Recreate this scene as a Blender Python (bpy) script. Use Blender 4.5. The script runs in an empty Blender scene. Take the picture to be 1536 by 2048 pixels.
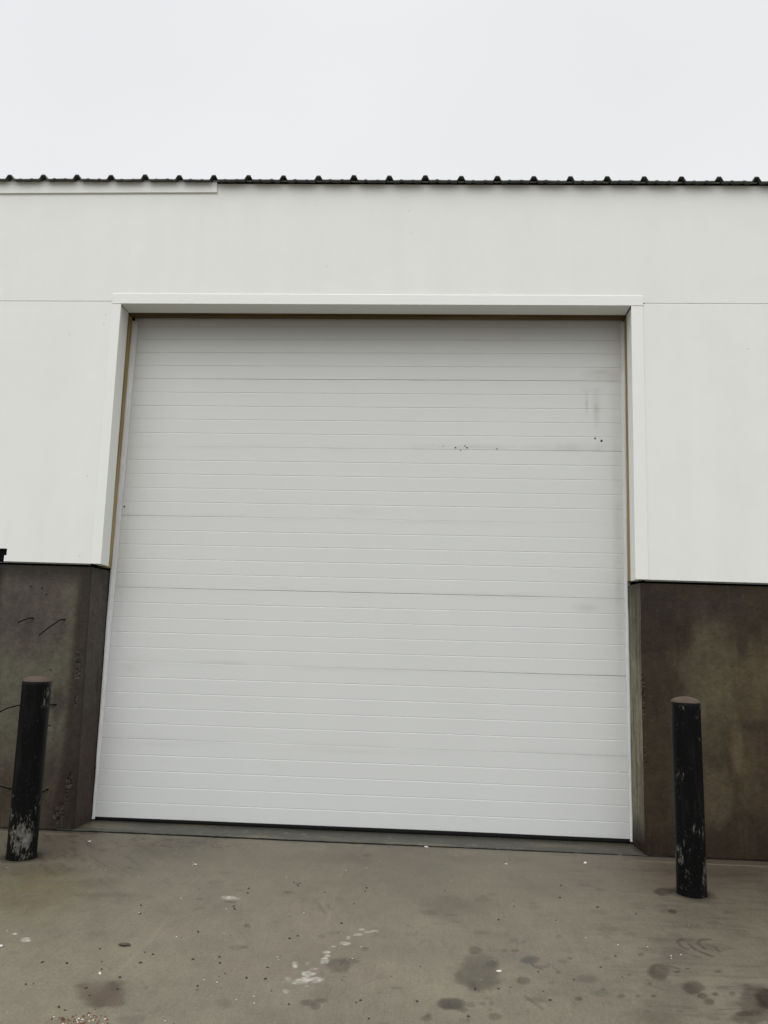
import bpy, math, random
import numpy as np
from mathutils import Matrix, Vector

S = bpy.context.scene
COL = S.collection

# ------------------------------------------------------------------ camera
cam = bpy.data.cameras.new("camera")
cam.sensor_fit = 'VERTICAL'
cam.sensor_height = 36.0
cam.lens = 1561.397 * 36.0 / 2048.0
cam.clip_start = 0.05
cam.clip_end = 500.0
co = bpy.data.objects.new("camera", cam)
COL.objects.link(co)
RT = (0.997924606436517, 0.058330495420260885, 0.027276971469529145)
UP = (-0.01676675532900744, -0.1736123448034674, 0.9846713307736644)
FW = (-0.06217198552611766, 0.9830850965383765, 0.1722740177155898)
co.matrix_world = Matrix(((RT[0], UP[0], -FW[0], 2.31267), (RT[1], UP[1], -FW[1], -5.602018),
                          (RT[2], UP[2], -FW[2], 1.209334), (0, 0, 0, 1)))
S.camera = co
S.render.resolution_x = 768
S.render.resolution_y = 1024

# ------------------------------------------------------------------ view
S.view_settings.view_transform = 'Standard'
S.view_settings.look = 'None'
S.view_settings.exposure = 0.05
S.view_settings.gamma = 1.0

# ------------------------------------------------------------------ sun and overcast sky
SUN_EL, SUN_AZ = 58.0, 200.0      # behind the camera, high
sun = bpy.data.lights.new("sun", 'SUN')
sun.energy = 0.5
sun.angle = math.radians(60)
sun.color = (1.0, 0.985, 0.96)
so = bpy.data.objects.new("sun", sun)
COL.objects.link(so)
sd = Vector((math.sin(math.radians(SUN_AZ)) * math.cos(math.radians(SUN_EL)),
             math.cos(math.radians(SUN_AZ)) * math.cos(math.radians(SUN_EL)),
             math.sin(math.radians(SUN_EL))))
so.rotation_euler = sd.to_track_quat('Z', 'Y').to_euler()

W = bpy.data.worlds.new("World")
S.world = W
W.use_nodes = True
nt = W.node_tree
nt.nodes.clear()
def wn(t, **k):
    n = nt.nodes.new(t)
    for a, b in k.items():
        setattr(n, a, b)
    return n
out = wn('ShaderNodeOutputWorld')
bg_sky = wn('ShaderNodeBackground')
bg_sky.inputs['Strength'].default_value = 0.05
sky = wn('ShaderNodeTexSky', sky_type='NISHITA', sun_disc=False, sun_elevation=math.radians(SUN_EL),
         sun_rotation=math.radians(SUN_AZ), dust_density=5.0, air_density=1.0)
hs = wn('ShaderNodeHueSaturation')
hs.inputs['Saturation'].default_value = 0.12
nt.links.new(sky.outputs[0], hs.inputs['Color'])
nt.links.new(hs.outputs[0], bg_sky.inputs[0])
# the cloud layer: grey, brighter overhead and towards the sun behind the camera
bg = wn('ShaderNodeBackground')
tc = wn('ShaderNodeTexCoord')
sep = wn('ShaderNodeSeparateXYZ')
nt.links.new(tc.outputs['Generated'], sep.inputs[0])
mz = wn('ShaderNodeMapRange', interpolation_type='SMOOTHSTEP')
for i, v in zip((1, 2, 3, 4), (0.66, 1.0, 0.0, 0.95)):
    mz.inputs[i].default_value = v
nt.links.new(sep.outputs[2], mz.inputs[0])
my = wn('ShaderNodeMapRange', interpolation_type='SMOOTHSTEP')
for i, v in zip((1, 2, 3, 4), (0.10, -0.45, 0.0, 1.0)):
    my.inputs[i].default_value = v
nt.links.new(sep.outputs[1], my.inputs[0])
nz = wn('ShaderNodeTexNoise')
nz.inputs['Scale'].default_value = 2.2
nz.inputs['Detail'].default_value = 3.0
nt.links.new(tc.outputs['Generated'], nz.inputs[0])
mn = wn('ShaderNodeMapRange')
for i, v in zip((1, 2, 3, 4), (0.3, 0.7, 0.955, 1.025)):
    mn.inputs[i].default_value = v
nt.links.new(nz.outputs[0], mn.inputs[0])
a1 = wn('ShaderNodeMath', operation='ADD'); a1.inputs[1].default_value = 1.0
nt.links.new(mz.outputs[0], a1.inputs[0])
me_ = wn('ShaderNodeMapRange', interpolation_type='SMOOTHSTEP')   # an overcast sky is darkest at its horizon
for i, v in zip((1, 2, 3, 4), (0.0, 0.75, -0.75, 0.9)):
    me_.inputs[i].default_value = v
nt.links.new(sep.outputs[2], me_.inputs[0])
mb_ = wn('ShaderNodeMath', operation='MULTIPLY')
nt.links.new(my.outputs[0], mb_.inputs[0]); nt.links.new(me_.outputs[0], mb_.inputs[1])
a2 = wn('ShaderNodeMath', operation='ADD')
nt.links.new(a1.outputs[0], a2.inputs[0]); nt.links.new(mb_.outputs[0], a2.inputs[1])
a3 = wn('ShaderNodeMath', operation='MULTIPLY')
nt.links.new(a2.outputs[0], a3.inputs[0]); nt.links.new(mn.outputs[0], a3.inputs[1])
bg.inputs[0].default_value = (0.972, 0.982, 1.0, 1)
sc_ = wn('ShaderNodeMath', operation='MULTIPLY'); sc_.inputs[1].default_value = 0.70
nt.links.new(a3.outputs[0], sc_.inputs[0])
nt.links.new(sc_.outputs[0], bg.inputs['Strength'])
ad = wn('ShaderNodeAddShader')
nt.links.new(bg.outputs[0], ad.inputs[0]); nt.links.new(bg_sky.outputs[0], ad.inputs[1])
nt.links.new(ad.outputs[0], out.inputs[0])

# ------------------------------------------------------------------ helpers
def tag(o, label=None, cat=None, group=None, kind=None):
    if label: o['label'] = label
    if cat: o['category'] = cat
    if group: o['group'] = group
    if kind: o['kind'] = kind
    return o

def empty(name, loc=(0, 0, 0)):
    o = bpy.data.objects.new(name, None)
    o.location = loc
    o.empty_display_size = 0.2
    COL.objects.link(o)
    return o

class MB:
    """collects faces and links them as ONE mesh object"""
    def __init__(s): s.v = []; s.f = []
    def add(s, vs, fs):
        n = len(s.v)
        s.v += [tuple(v) for v in vs]
        s.f += [tuple(i + n for i in f) for f in fs]
    def slab(s, pts, y0, y1):
        """polygon in X,Z (counter-clockwise seen from the front) with depth y0 (front) .. y1"""
        n = len(pts)
        s.add([(x, y0, z) for x, z in pts] + [(x, y1, z) for x, z in pts],
              [tuple(range(n)), tuple(range(2 * n - 1, n - 1, -1))] +
              [(i, i + n, (i + 1) % n + n, (i + 1) % n) for i in range(n)])
    def box(s, x0, x1, y0, y1, z0, z1):
        s.slab([(x0, z0), (x1, z0), (x1, z1), (x0, z1)], y0, y1)
    def tube(s, pts, r, n=8, cap=True):
        rings = []
        pts = [Vector(p) for p in pts]
        for i, p in enumerate(pts):
            d = (pts[min(i + 1, len(pts) - 1)] - pts[max(i - 1, 0)]).normalized()
            a = d.cross(Vector((0, 0, 1)))
            if a.length < .05: a = d.cross(Vector((0, 1, 0)))
            a.normalize(); b = d.cross(a)
            rr = r[i] if isinstance(r, (list, tuple)) else r
            rings.append([p + (a * math.cos(2 * math.pi * k / n) + b * math.sin(2 * math.pi * k / n)) * rr for k in range(n)])
        vs = [v for g in rings for v in g]
        fs = [(i * n + k, i * n + (k + 1) % n, (i + 1) * n + (k + 1) % n, (i + 1) * n + k)
              for i in range(len(pts) - 1) for k in range(n)]
        if cap: fs += [tuple(range(n - 1, -1, -1)), tuple((len(pts) - 1) * n + k for k in range(n))]
        s.add(vs, fs)
    def build(s, name, mat, parent=None, smooth=False, bevel=0, origin=None):
        me = bpy.data.meshes.new(name)
        me.from_pydata(s.v, [], s.f)
        me.validate(); me.update()
        import bmesh
        bm = bmesh.new(); bm.from_mesh(me)
        bmesh.ops.recalc_face_normals(bm, faces=bm.faces)
        bm.to_mesh(me); bm.free()
        o = bpy.data.objects.new(name, me)
        COL.objects.link(o)
        if mat: me.materials.append(mat)
        if parent: o.parent = parent
        if smooth: me.polygons.foreach_set('use_smooth', [True] * len(me.polygons))
        if bevel:
            m = o.modifiers.new('edge', 'BEVEL'); m.width = bevel; m.segments = 2; m.limit_method = 'ANGLE'
        return o

def grid_mesh(name, P, mat, colour=None, extra=None, parent=None, smooth=True):
    """P: rows x cols x 3 array"""
    R_, C_ = P.shape[:2]
    me = bpy.data.meshes.new(name)
    idx = np.arange(R_ * C_).reshape(R_, C_)
    q = np.stack([idx[:-1, :-1], idx[:-1, 1:], idx[1:, 1:], idx[1:, :-1]], -1).reshape(-1, 4)
    me.vertices.add(R_ * C_)
    me.vertices.foreach_set('co', P.reshape(-1).astype(np.float32))
    me.loops.add(q.size)
    me.loops.foreach_set('vertex_index', q.reshape(-1).astype(np.int32))
    me.polygons.add(len(q))
    me.polygons.foreach_set('loop_start', np.arange(0, q.size, 4, dtype=np.int32))
    me.update(calc_edges=True)
    me.validate()
    me.polygons.foreach_set('use_smooth', np.full(len(q), bool(smooth)))
    if colour is not None:
        a = me.color_attributes.new('paint', 'FLOAT_COLOR', 'POINT')
        c4 = np.ones((R_ * C_, 4), np.float32)
        c4[:, :3] = colour.reshape(-1, 3)
        if extra is not None: c4[:, 3] = extra.reshape(-1)
        a.data.foreach_set('color', c4.reshape(-1))
    me.materials.append(mat)
    o = bpy.data.objects.new(name, me)
    COL.objects.link(o)
    if parent: o.parent = parent
    return o

# value noise in numpy
def vnoise(x, y, seed=0):
    xi = np.floor(x).astype(np.int64); yi = np.floor(y).astype(np.int64)
    fx = x - xi; fy = y - yi
    fx = fx * fx * (3 - 2 * fx); fy = fy * fy * (3 - 2 * fy)
    def h(a, b):
        n = (a * 374761393 + b * 668265263 + seed * 982451653) & 0xffffffff
        n = ((n ^ (n >> 13)) * 1274126177) & 0xffffffff
        n = n ^ (n >> 16)
        return (n & 0xffffff) / float(0xffffff)
    return (h(xi, yi) * (1 - fx) + h(xi + 1, yi) * fx) * (1 - fy) + (h(xi, yi + 1) * (1 - fx) + h(xi + 1, yi + 1) * fx) * fy
def fbm(x, y, o=4, seed=0):
    r = 0; a = .5; t = 0
    for i in range(o):
        r = r + a * vnoise(x * 2 ** i, y * 2 ** i, seed + i * 17); t += a; a *= .55
    return r / t
def ss(a, b, x):
    t = np.clip((x - a) / (b - a), 0, 1)
    return t * t * (3 - 2 * t)
def srgb(r, g, b):
    return np.array([((c / 255 + .055) / 1.055) ** 2.4 if c > 10 else c / 255 / 12.92 for c in (r, g, b)])
def mixc(a, b, m):
    return a * (1 - m[..., None]) + b * m[..., None]

# ------------------------------------------------------------------ materials
def mat(name, colour=(.5, .5, .5), rough=.6, metal=0.0, spec=.5, noise=None, bump=None, paint=False, rough_alpha=None, extra_bump=None):
    """noise = (scale xyz, amount) value mottling; bump = (scale xyz, distance)"""
    m = bpy.data.materials.new(name)
    m.use_nodes = True
    t = m.node_tree; N = t.nodes; L = t.links
    b = N['Principled BSDF']
    b.inputs['Roughness'].default_value = rough
    b.inputs['Metallic'].default_value = metal
    b.inputs['Specular IOR Level'].default_value = spec
    tc = N.new('ShaderNodeTexCoord')
    if paint:
        at = N.new('ShaderNodeVertexColor'); at.layer_name = 'paint'
        src = at.outputs['Color']
        if rough_alpha:
            mr = N.new('ShaderNodeMapRange')
            mr.inputs[3].default_value, mr.inputs[4].default_value = rough_alpha
            L.new(at.outputs['Alpha'], mr.inputs[0]); L.new(mr.outputs[0], b.inputs['Roughness'])
    else:
        rg = N.new('ShaderNodeRGB'); rg.outputs[0].default_value = (*colour, 1)
        src = rg.outputs[0]
    for nz in (noise or []):
        mp = N.new('ShaderNodeMapping'); mp.inputs['Scale'].default_value = nz[0]
        L.new(tc.outputs['Object'], mp.inputs[0])
        n = N.new('ShaderNodeTexNoise'); n.inputs['Scale'].default_value = 1; n.inputs['Detail'].default_value = 4
        L.new(mp.outputs[0], n.inputs[0])
        mr = N.new('ShaderNodeMapRange')
        mr.inputs[1].default_value = .25; mr.inputs[2].default_value = .75
        mr.inputs[3].default_value = 1 - nz[1]; mr.inputs[4].default_value = 1 + nz[1]
        L.new(n.outputs[0], mr.inputs[0])
        vm = N.new('ShaderNodeVectorMath'); vm.operation = 'SCALE'
        L.new(src, vm.inputs[0]); L.new(mr.outputs[0], vm.inputs['Scale'])
        src = vm.outputs[0]
    L.new(src, b.inputs['Base Color'])
    last = None
    for bp in (bump or []):
        mp = N.new('ShaderNodeMapping'); mp.inputs['Scale'].default_value = bp[0]
        L.new(tc.outputs['Object'], mp.inputs[0])
        n = N.new('ShaderNodeTexNoise'); n.inputs['Scale'].default_value = 1; n.inputs['Detail'].default_value = 3
        L.new(mp.outputs[0], n.inputs[0])
        bn = N.new('ShaderNodeBump'); bn.inputs['Distance'].default_value = bp[1]; bn.inputs['Strength'].default_value = 1
        L.new(n.outputs[0], bn.inputs['Height'])
        if last: L.new(last, bn.inputs['Normal'])
        last = bn.outputs[0]
    if last: L.new(last, b.inputs['Normal'])
    return m

M = {}
WHITE_P = tuple(srgb(230, 232, 227) * 0.98)
M['siding'] = mat('white_painted_siding', WHITE_P, .62, spec=.3,
                  noise=[((1.1, 1.1, .8), .016), ((9, 9, 6), .010), ((6, 6, .35), .014), ((260, 260, 260), .01)],
                  bump=[((120, 120, 120), .0004), ((2.2, 2.2, 1.6), .006)])
M['trim'] = mat('white_painted_trim', tuple(srgb(232, 234, 230) * 0.98), .5, spec=.35,
                noise=[((2, 2, 2), .012), ((200, 200, 200), .015)], bump=[((14, 60, 160), .0008)])
M['trim_v'] = mat('white_painted_trim_upright', tuple(srgb(232, 234, 230) * 0.98), .5, spec=.35,
                noise=[((2, 2, 2), .012), ((200, 200, 200), .015)], bump=[((160, 60, 14), .0008)])
M['caulk'] = mat('white_caulk', (.82, .82, .80), .4)
M['flash'] = mat('grey_flashing', (.30, .30, .29), .5, metal=.3, noise=[((20, 20, 20), .1)])
M['dark'] = mat('black_membrane', (.005, .005, .005), .9, spec=.05)
M['roof'] = mat('charcoal_roof_metal', (.078, .082, .076), .6, spec=.5, noise=[((8, 8, 8), .25), ((60, 60, 60), .15)])
M['wood'] = mat('treated_lumber', (.30, .225, .10), .75, spec=.2,
                noise=[((180, 180, 3.0), .45), ((40, 40, 1.2), .30), ((6, 6, 1.0), .35)], bump=[((160, 160, 3), .001)])
M['wood_h'] = mat('treated_lumber_header', (.12, .085, .036), .8, spec=.2,  # lumber colour darkened to deepen the shade under the lintel
                noise=[((3.0, 180, 180), .45), ((1.2, 40, 40), .30), ((1.0, 6, 6), .35)], bump=[((3, 160, 160), .001)])
M['vinyl'] = mat('white_vinyl_stop', tuple(np.array((.63, .635, .64))), .45, noise=[((30, 30, 5), .10), ((120, 120, 20), .06)])
M['rubber'] = mat('black_rubber_seal', (.007, .007, .007), .8, spec=.15)
M['door'] = mat('white_steel_door', rough=.42, spec=.4, paint=True,
                noise=[((3, 3, 1.5), .012), ((300, 300, 300), .012)], bump=[((340, 340, 340), .0004)])
M['stem'] = mat('wet_foundation_concrete', rough=.75, spec=.22, paint=True, rough_alpha=(.9, .45),
                noise=[((30, 30, 26), .17), ((110, 110, 100), .13)], bump=[((45, 45, 40), .003), ((260, 260, 260), .0006)])
M['slabc'] = mat('apron_concrete', rough=.7, spec=.4, paint=True, rough_alpha=(.66, .36),
                noise=[((150, 7, 20), .055), ((9, 120, 20), .035), ((260, 180, 300), .22), ((80, 60, 80), .12)], bump=[((200, 10, 50), .0010), ((300, 300, 300), .0006)])
M['farslab'] = mat('yard_concrete', tuple(srgb(122, 115, 100) * 0.70), .75, spec=.3,
                noise=[((.6, .6, .6), .12), ((4, 4, 4), .10), ((150, 7, 20), .06), ((420, 300, 300), .10)])
M['gravel'] = mat('yard_gravel', (.16, .145, .12), .9, noise=[((1, 1, 1), .2), ((30, 30, 30), .3)], bump=[((40, 40, 40), .02)])
M['chip'] = mat('pale_stone_chip', (.55, .54, .50), .7, noise=[((100, 100, 100), .2)])
M['crumb'] = mat('dark_clod', (.035, .030, .024), .85, noise=[((100, 100, 100), .3)])
M['tie'] = mat('rusty_tie_wire', (.006, .005, .004), .85, spec=.1, noise=[((60, 60, 60), .3)])
M['leaf'] = mat('dead_leaf', (.06, .045, .030), .8, noise=[((60, 60, 60), .3)])
M['cap'] = mat('dirty_concrete_cap', (.070, .050, .033), .85, noise=[((14, 14, 14), .22), ((90, 90, 90), .2)], bump=[((60, 60, 60), .003), ((200, 200, 200), .001)])
M['body'] = mat('pale_metal_cladding', (.62, .62, .60), .6)

# chipped black paint on the bollard pipes
def bollard_mat():
    m = bpy.data.materials.new('chipped_black_paint'); m.use_nodes = True
    t = m.node_tree; N = t.nodes; L = t.links; b = N['Principled BSDF']
    tc = N.new('ShaderNodeTexCoord')
    sp = N.new('ShaderNodeSeparateXYZ'); L.new(tc.outputs['Object'], sp.inputs[0])
    oi = N.new('ShaderNodeObjectInfo')
    sh = N.new('ShaderNodeVectorMath'); sh.operation = 'SCALE'; sh.inputs[0].default_value = (3.1, 7.7, 5.3)
    L.new(oi.outputs['Random'], sh.inputs['Scale'])
    sv = N.new('ShaderNodeVectorMath'); L.new(tc.outputs['Object'], sv.inputs[0]); L.new(sh.outputs[0], sv.inputs[1])
    def noise(sc, det=4, rgh=.6):
        mp = N.new('ShaderNodeMapping'); mp.inputs['Scale'].default_value = sc
        L.new(sv.outputs[0], mp.inputs[0])
        n = N.new('ShaderNodeTexNoise'); n.inputs['Scale'].default_value = 1; n.inputs['Detail'].default_value = det
        n.inputs['Roughness'].default_value = rgh
        L.new(mp.outputs[0], n.inputs[0]); return n.outputs[0]
    def mr(src, a, b_, c, d, smooth=True):
        n = N.new('ShaderNodeMapRange')
        if smooth: n.interpolation_type = 'SMOOTHSTEP'
        for i, v in zip((1, 2, 3, 4), (a, b_, c, d)): n.inputs[i].default_value = v
        L.new(src, n.inputs[0]); return n.outputs[0]
    def math_(op, a, b_):
        n = N.new('ShaderNodeMath'); n.operation = op
        for i, v in enumerate((a, b_)):
            if isinstance(v, (int, float)): n.inputs[i].default_value = v
            else: L.new(v, n.inputs[i])
        return n.outputs[0]
    low = mr(sp.outputs[2], .60, -.0, 0, 1)            # more chips near the foot
    top = mr(sp.outputs[2], .86, 1.0, 0, 1)
    thr = math_('ADD', mr(low, 0, 1, .026, .098, False), math_('MULTIPLY', top, .065))
    n1 = noise((64, 64, 26), 8, .75); n2 = noise((9, 9, 5), 3, .5)
    s = math_('ADD', math_('MULTIPLY', n1, .6), math_('MULTIPLY', n2, .46))
    s = math_('ADD', s, thr)
    chip = mr(s, .655, .70, 0, 1)
    n3 = noise((150, 150, 60), 3, .6)
    speck = math_('MULTIPLY', mr(n3, .655, .70, 0, .8), mr(low, 0, 1, .45, 1, False))
    dust = math_('MULTIPLY', mr(noise((20, 20, 3), 4, .6), .45, .75, 0, 1), .005)
    f = math_('MAXIMUM', chip, speck)
    mx = N.new('ShaderNodeMix'); mx.data_type = 'RGBA'
    L.new(f, mx.inputs[0])
    bl = N.new('ShaderNodeCombineColor')
    for k, add in enumerate((.0022, .0022, .0024)):
        L.new(math_('ADD', dust, add), bl.inputs[k])
    L.new(bl.outputs[0], mx.inputs[6])
    cr = N.new('ShaderNodeValToRGB')
    e = cr.color_ramp.elements
    e[0].position = .3; e[0].color = (.045, .035, .028, 1)
    e[1].position = .7; e[1].color = (.16, .165, .15, 1)
    L.new(noise((30, 30, 30), 2), cr.inputs[0]); L.new(cr.outputs[0], mx.inputs[7])
    L.new(mx.outputs[2], b.inputs['Base Color'])
    L.new(mr(f, 0, 1, .50, .85), b.inputs['Roughness'])
    b.inputs['Specular IOR Level'].default_value = .10
    bn = N.new('ShaderNodeBump'); bn.inputs['Distance'].default_value = .0015; bn.invert = True
    L.new(f, bn.inputs['Height']); L.new(bn.outputs[0], b.inputs['Normal'])
    return m
M['bollard'] = bollard_mat()

# ------------------------------------------------------------------ survey tables (metres)
STAINS=[(2.533,-2.12,0.086,0.011,-0.009,-0.15,0.28,0),(2.449,-2.187,0.016,0.002,-0.002,-0.056,0.1,0),(2.594,-2.044,0.029,0.004,-0.003,-0.035,0.25,0),(2.53,-2.236,0.059,0.007,-0.002,-0.027,0.15,0),(3.277,-2.036,0.042,0.005,-0.021,-0.075,0.3,0),(3.376,-2.163,0.044,0.005,-0.019,-0.06,0.3,0),(3.386,-2.235,0.02,0.002,-0.009,-0.026,0.26,0),(3.394,-2.288,0.025,0.003,-0.012,-0.034,0.25,0),(3.59,-2.244,0.075,0.009,-0.049,-0.122,0.32,0),(3.634,-2.222,0.047,0.006,-0.033,-0.08,0.35,0),(3.503,-2.393,0.075,0.009,-0.022,-0.055,0.25,0),(2.529,-1.906,0.026,0.003,-0.002,-0.038,0.26,0),(2.703,-1.889,0.022,0.003,-0.002,-0.022,0.32,0),(2.657,-1.895,0.013,0.002,-0.002,-0.022,0.25,0),(2.759,-1.977,0.036,0.005,-0.005,-0.042,0.26,2),(2.79,-2.044,0.029,0.004,-0.003,-0.02,0.2,2),(2.706,-2.182,0.026,0.003,-0.004,-0.032,0.25,0),(2.711,-1.77,0.023,0.003,-0.003,-0.03,0.2,0),(2.755,-1.781,0.014,0.002,-0.002,-0.018,0.2,0),(2.413,-2.414,0.045,0.005,-0.001,-0.04,0.33,0),(2.389,-2.425,0.03,0.004,-0.001,-0.036,0.15,0),(2.452,-2.456,0.018,0.002,-0.001,-0.016,0.2,0),(2.321,-2.539,0.018,0.002,0.0,-0.022,0.22,0),(2.328,-2.513,0.011,0.001,0.0,-0.015,0.22,0),(2.566,-2.496,0.022,0.003,-0.002,-0.026,0.22,0),(2.486,-2.413,0.015,0.002,-0.001,-0.02,0.2,0),(2.531,-2.4,0.011,0.001,-0.001,-0.012,0.2,0),(2.563,-2.392,0.009,0.001,-0.001,-0.016,0.2,0),(2.553,-2.353,0.011,0.001,-0.001,-0.012,0.15,0),(2.553,-2.448,0.009,0.001,-0.001,-0.016,0.15,0),(2.444,-2.536,0.007,0.001,-0.001,-0.018,0.15,0),(2.465,-2.537,0.012,0.001,-0.001,-0.018,0.2,0),(2.897,-2.319,0.017,0.002,-0.004,-0.021,0.35,0),(2.871,-2.371,0.015,0.002,-0.006,-0.033,0.1,0),(2.824,-2.035,0.011,0.001,-0.003,-0.02,0.15,0),(2.859,-2.089,0.01,0.001,-0.002,-0.015,0.15,0),(2.817,-2.191,0.016,0.002,-0.003,-0.018,0.12,0),(2.692,-2.443,0.007,0.001,-0.001,-0.012,0.2,0),(2.653,-2.467,0.011,0.001,-0.001,-0.011,0.18,0),(2.736,-2.343,0.038,0.005,-0.003,-0.021,0.1,0),(2.931,-1.94,0.013,0.002,-0.003,-0.016,0.25,0),(2.924,-1.694,0.014,0.002,-0.003,-0.018,0.25,0),(1.116,-2.493,0.091,0.011,0.045,-0.105,0.26,1),(1.138,-2.407,0.047,0.006,0.013,-0.033,0.12,1),(1.952,-2.12,0.053,0.007,0.008,-0.063,0.25,0),(2.001,-2.089,0.041,0.005,0.003,-0.025,0.22,0),(1.882,-2.47,0.026,0.003,0.004,-0.023,0.28,0),(1.914,-2.497,0.018,0.002,0.003,-0.023,0.3,0),(1.925,-2.448,0.02,0.002,0.002,-0.016,0.25,0),(1.846,-1.837,0.018,0.002,0.004,-0.029,0.2,0),(1.942,-0.522,0.03,0.005,0.004,-0.043,0.25,0),(2.052,-1.951,0.017,0.002,0.002,-0.022,0.2,0),(1.487,-1.751,0.016,0.002,0.006,-0.024,0.3,0),(1.703,-1.784,0.014,0.002,0.003,-0.018,0.12,0),(1.608,-1.69,0.014,0.002,0.004,-0.019,0.12,0),(1.577,-2.506,0.025,0.003,0.01,-0.038,0.15,0),(1.592,-1.261,0.023,0.003,0.004,-0.023,0.25,0),(1.33,-1.452,0.025,0.003,0.004,-0.014,0.25,0),(1.17,-1.43,0.02,0.003,0.004,-0.014,0.2,0),(3.251,-1.856,0.013,0.002,-0.004,-0.017,0.3,0),(3.149,-2.072,0.012,0.002,-0.004,-0.015,0.25,0),(3.007,-2.226,0.012,0.001,-0.003,-0.013,0.25,0),(3.209,-2.148,0.01,0.001,-0.004,-0.014,0.3,0),(3.559,-1.28,0.021,0.003,-0.009,-0.03,0.35,0),(3.52,-1.285,0.036,0.005,-0.009,-0.03,0.15,0),(3.066,-2.278,0.014,0.002,-0.004,-0.017,0.22,0),(3.132,-2.27,0.012,0.001,-0.003,-0.013,0.25,0),(3.192,-2.263,0.01,0.001,-0.004,-0.013,0.3,0),(3.53,-1.995,0.017,0.002,-0.007,-0.02,0.2,0),(3.44,-2.216,0.012,0.001,-0.006,-0.018,0.3,0),(3.51,-2.208,0.014,0.002,-0.01,-0.027,0.22,0),(3.47,-2.3,0.027,0.003,-0.011,-0.03,0.15,0),(3.357,-2.022,0.015,0.002,-0.005,-0.015,0.3,0),(3.409,-1.986,0.013,0.002,-0.003,-0.01,0.3,0),(3.606,-0.97,0.05,0.007,-0.018,-0.061,0.3,0),(3.089,-1.919,0.013,0.002,-0.005,-0.022,0.15,0),(3.135,-2.391,0.011,0.001,-0.003,-0.012,0.15,0),(3.203,-2.331,0.01,0.001,-0.004,-0.012,0.1,0),(3.259,-2.372,0.019,0.002,-0.005,-0.016,0.12,0),(3.486,-2.368,0.038,0.004,-0.009,-0.024,0.2,0),(0.704,-0.596,0.208,0.033,0.051,-0.15,0.12,0),(0.822,-0.365,0.187,0.031,0.021,-0.07,0.18,0),(0.562,-1.254,0.116,0.017,0.034,-0.08,0.12,0),(0.693,-1.437,0.148,0.021,0.015,-0.036,0.12,0),(0.314,-1.491,0.218,0.031,0.15,-0.287,0.14,3),(0.185,-1.134,0.158,0.024,0.061,-0.119,0.1,3),(0.189,-1.087,0.32,0.049,0.044,-0.087,0.1,0),(3.281,-2.24,0.118,0.014,-0.08,-0.266,0.08,1),(3.137,-2.417,0.093,0.011,-0.032,-0.118,0.08,1),(1.094,-2.712,0.101,0.012,0.016,-0.033,0.1,1),(1.741,-0.597,0.27,0.042,0.013,-0.105,0.1,0),(2.637,-0.511,0.245,0.038,-0.005,-0.086,0.08,0),(2.434,-1.341,0.152,0.021,-0.004,-0.149,0.08,0),(3.897,-0.67,0.418,0.062,-0.066,-0.199,0.06,0),(3.749,-0.496,0.186,0.028,-0.031,-0.107,0.15,0),(4.084,-0.546,0.276,0.042,-0.045,-0.125,0.14,0),(3.735,-1.305,0.231,0.032,-0.077,-0.223,0.1,0),(3.463,-1.78,0.136,0.018,-0.073,-0.233,0.1,0),(0.004,-0.838,0.253,0.04,0.04,-0.078,0.12,0)]
STROKES=[([(3.497,-1.643),(3.46,-1.683),(3.457,-1.736),(3.476,-1.767)],0.0095,0.28),([(3.622,-1.632),(3.569,-1.651),(3.548,-1.695),(3.557,-1.751)],0.0095,0.28),([(3.502,-1.707),(3.511,-1.774),(3.56,-1.833)],0.0093,0.32),([(3.433,-1.778),(3.462,-1.824),(3.503,-1.861)],0.0057,0.25),([(3.59,-1.701),(3.611,-1.721),(3.614,-1.777)],0.0093,0.2),([(3.336,-1.96),(3.377,-1.995)],0.0065,0.3),([(1.64,-1.34),(1.692,-1.341),(1.684,-1.417)],0.0102,0.12),([(1.768,-1.33),(1.742,-1.364),(1.784,-1.447),(1.822,-1.541)],0.0103,0.15),([(1.82,-1.428),(1.851,-1.495)],0.0125,0.12),([(2.696,-2.319),(2.714,-2.354),(2.747,-2.413)],0.0077,0.2),([(2.821,-2.0),(2.844,-2.027),(2.861,-2.088)],0.0064,0.2),([(2.759,-2.028),(2.796,-2.072)],0.0064,0.2),([(3.828,-1.507),(3.843,-1.585),(3.878,-1.611)],0.0074,0.15),([(3.189,-2.155),(3.262,-2.208)],0.0061,0.12),([(3.648,-1.688),(3.695,-1.739)],0.007,0.12),([(3.483,-2.15),(3.61,-2.121)],0.0061,0.15),([(3.413,-2.346),(3.511,-2.327)],0.0057,0.2),([(0.599,-1.489),(0.687,-1.514),(0.812,-1.54)],0.0049,0.22),([(2.378,-1.808),(2.42,-1.915)],0.0045,0.08),([(1.097,-2.354),(1.102,-2.178),(1.109,-1.975),(1.086,-1.566),(1.042,-1.14)],0.0134,-0.1),([(1.855,-1.695),(1.834,-1.193),(1.832,-0.615)],0.0093,-0.1),([(1.802,-1.571),(1.784,-1.159)],0.0072,-0.06),([(1.621,-1.381),(1.618,-1.054),(1.659,-0.556)],0.0076,-0.04),([(0.756,-1.001),(0.793,-0.582)],0.011,-0.05)]
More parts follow.
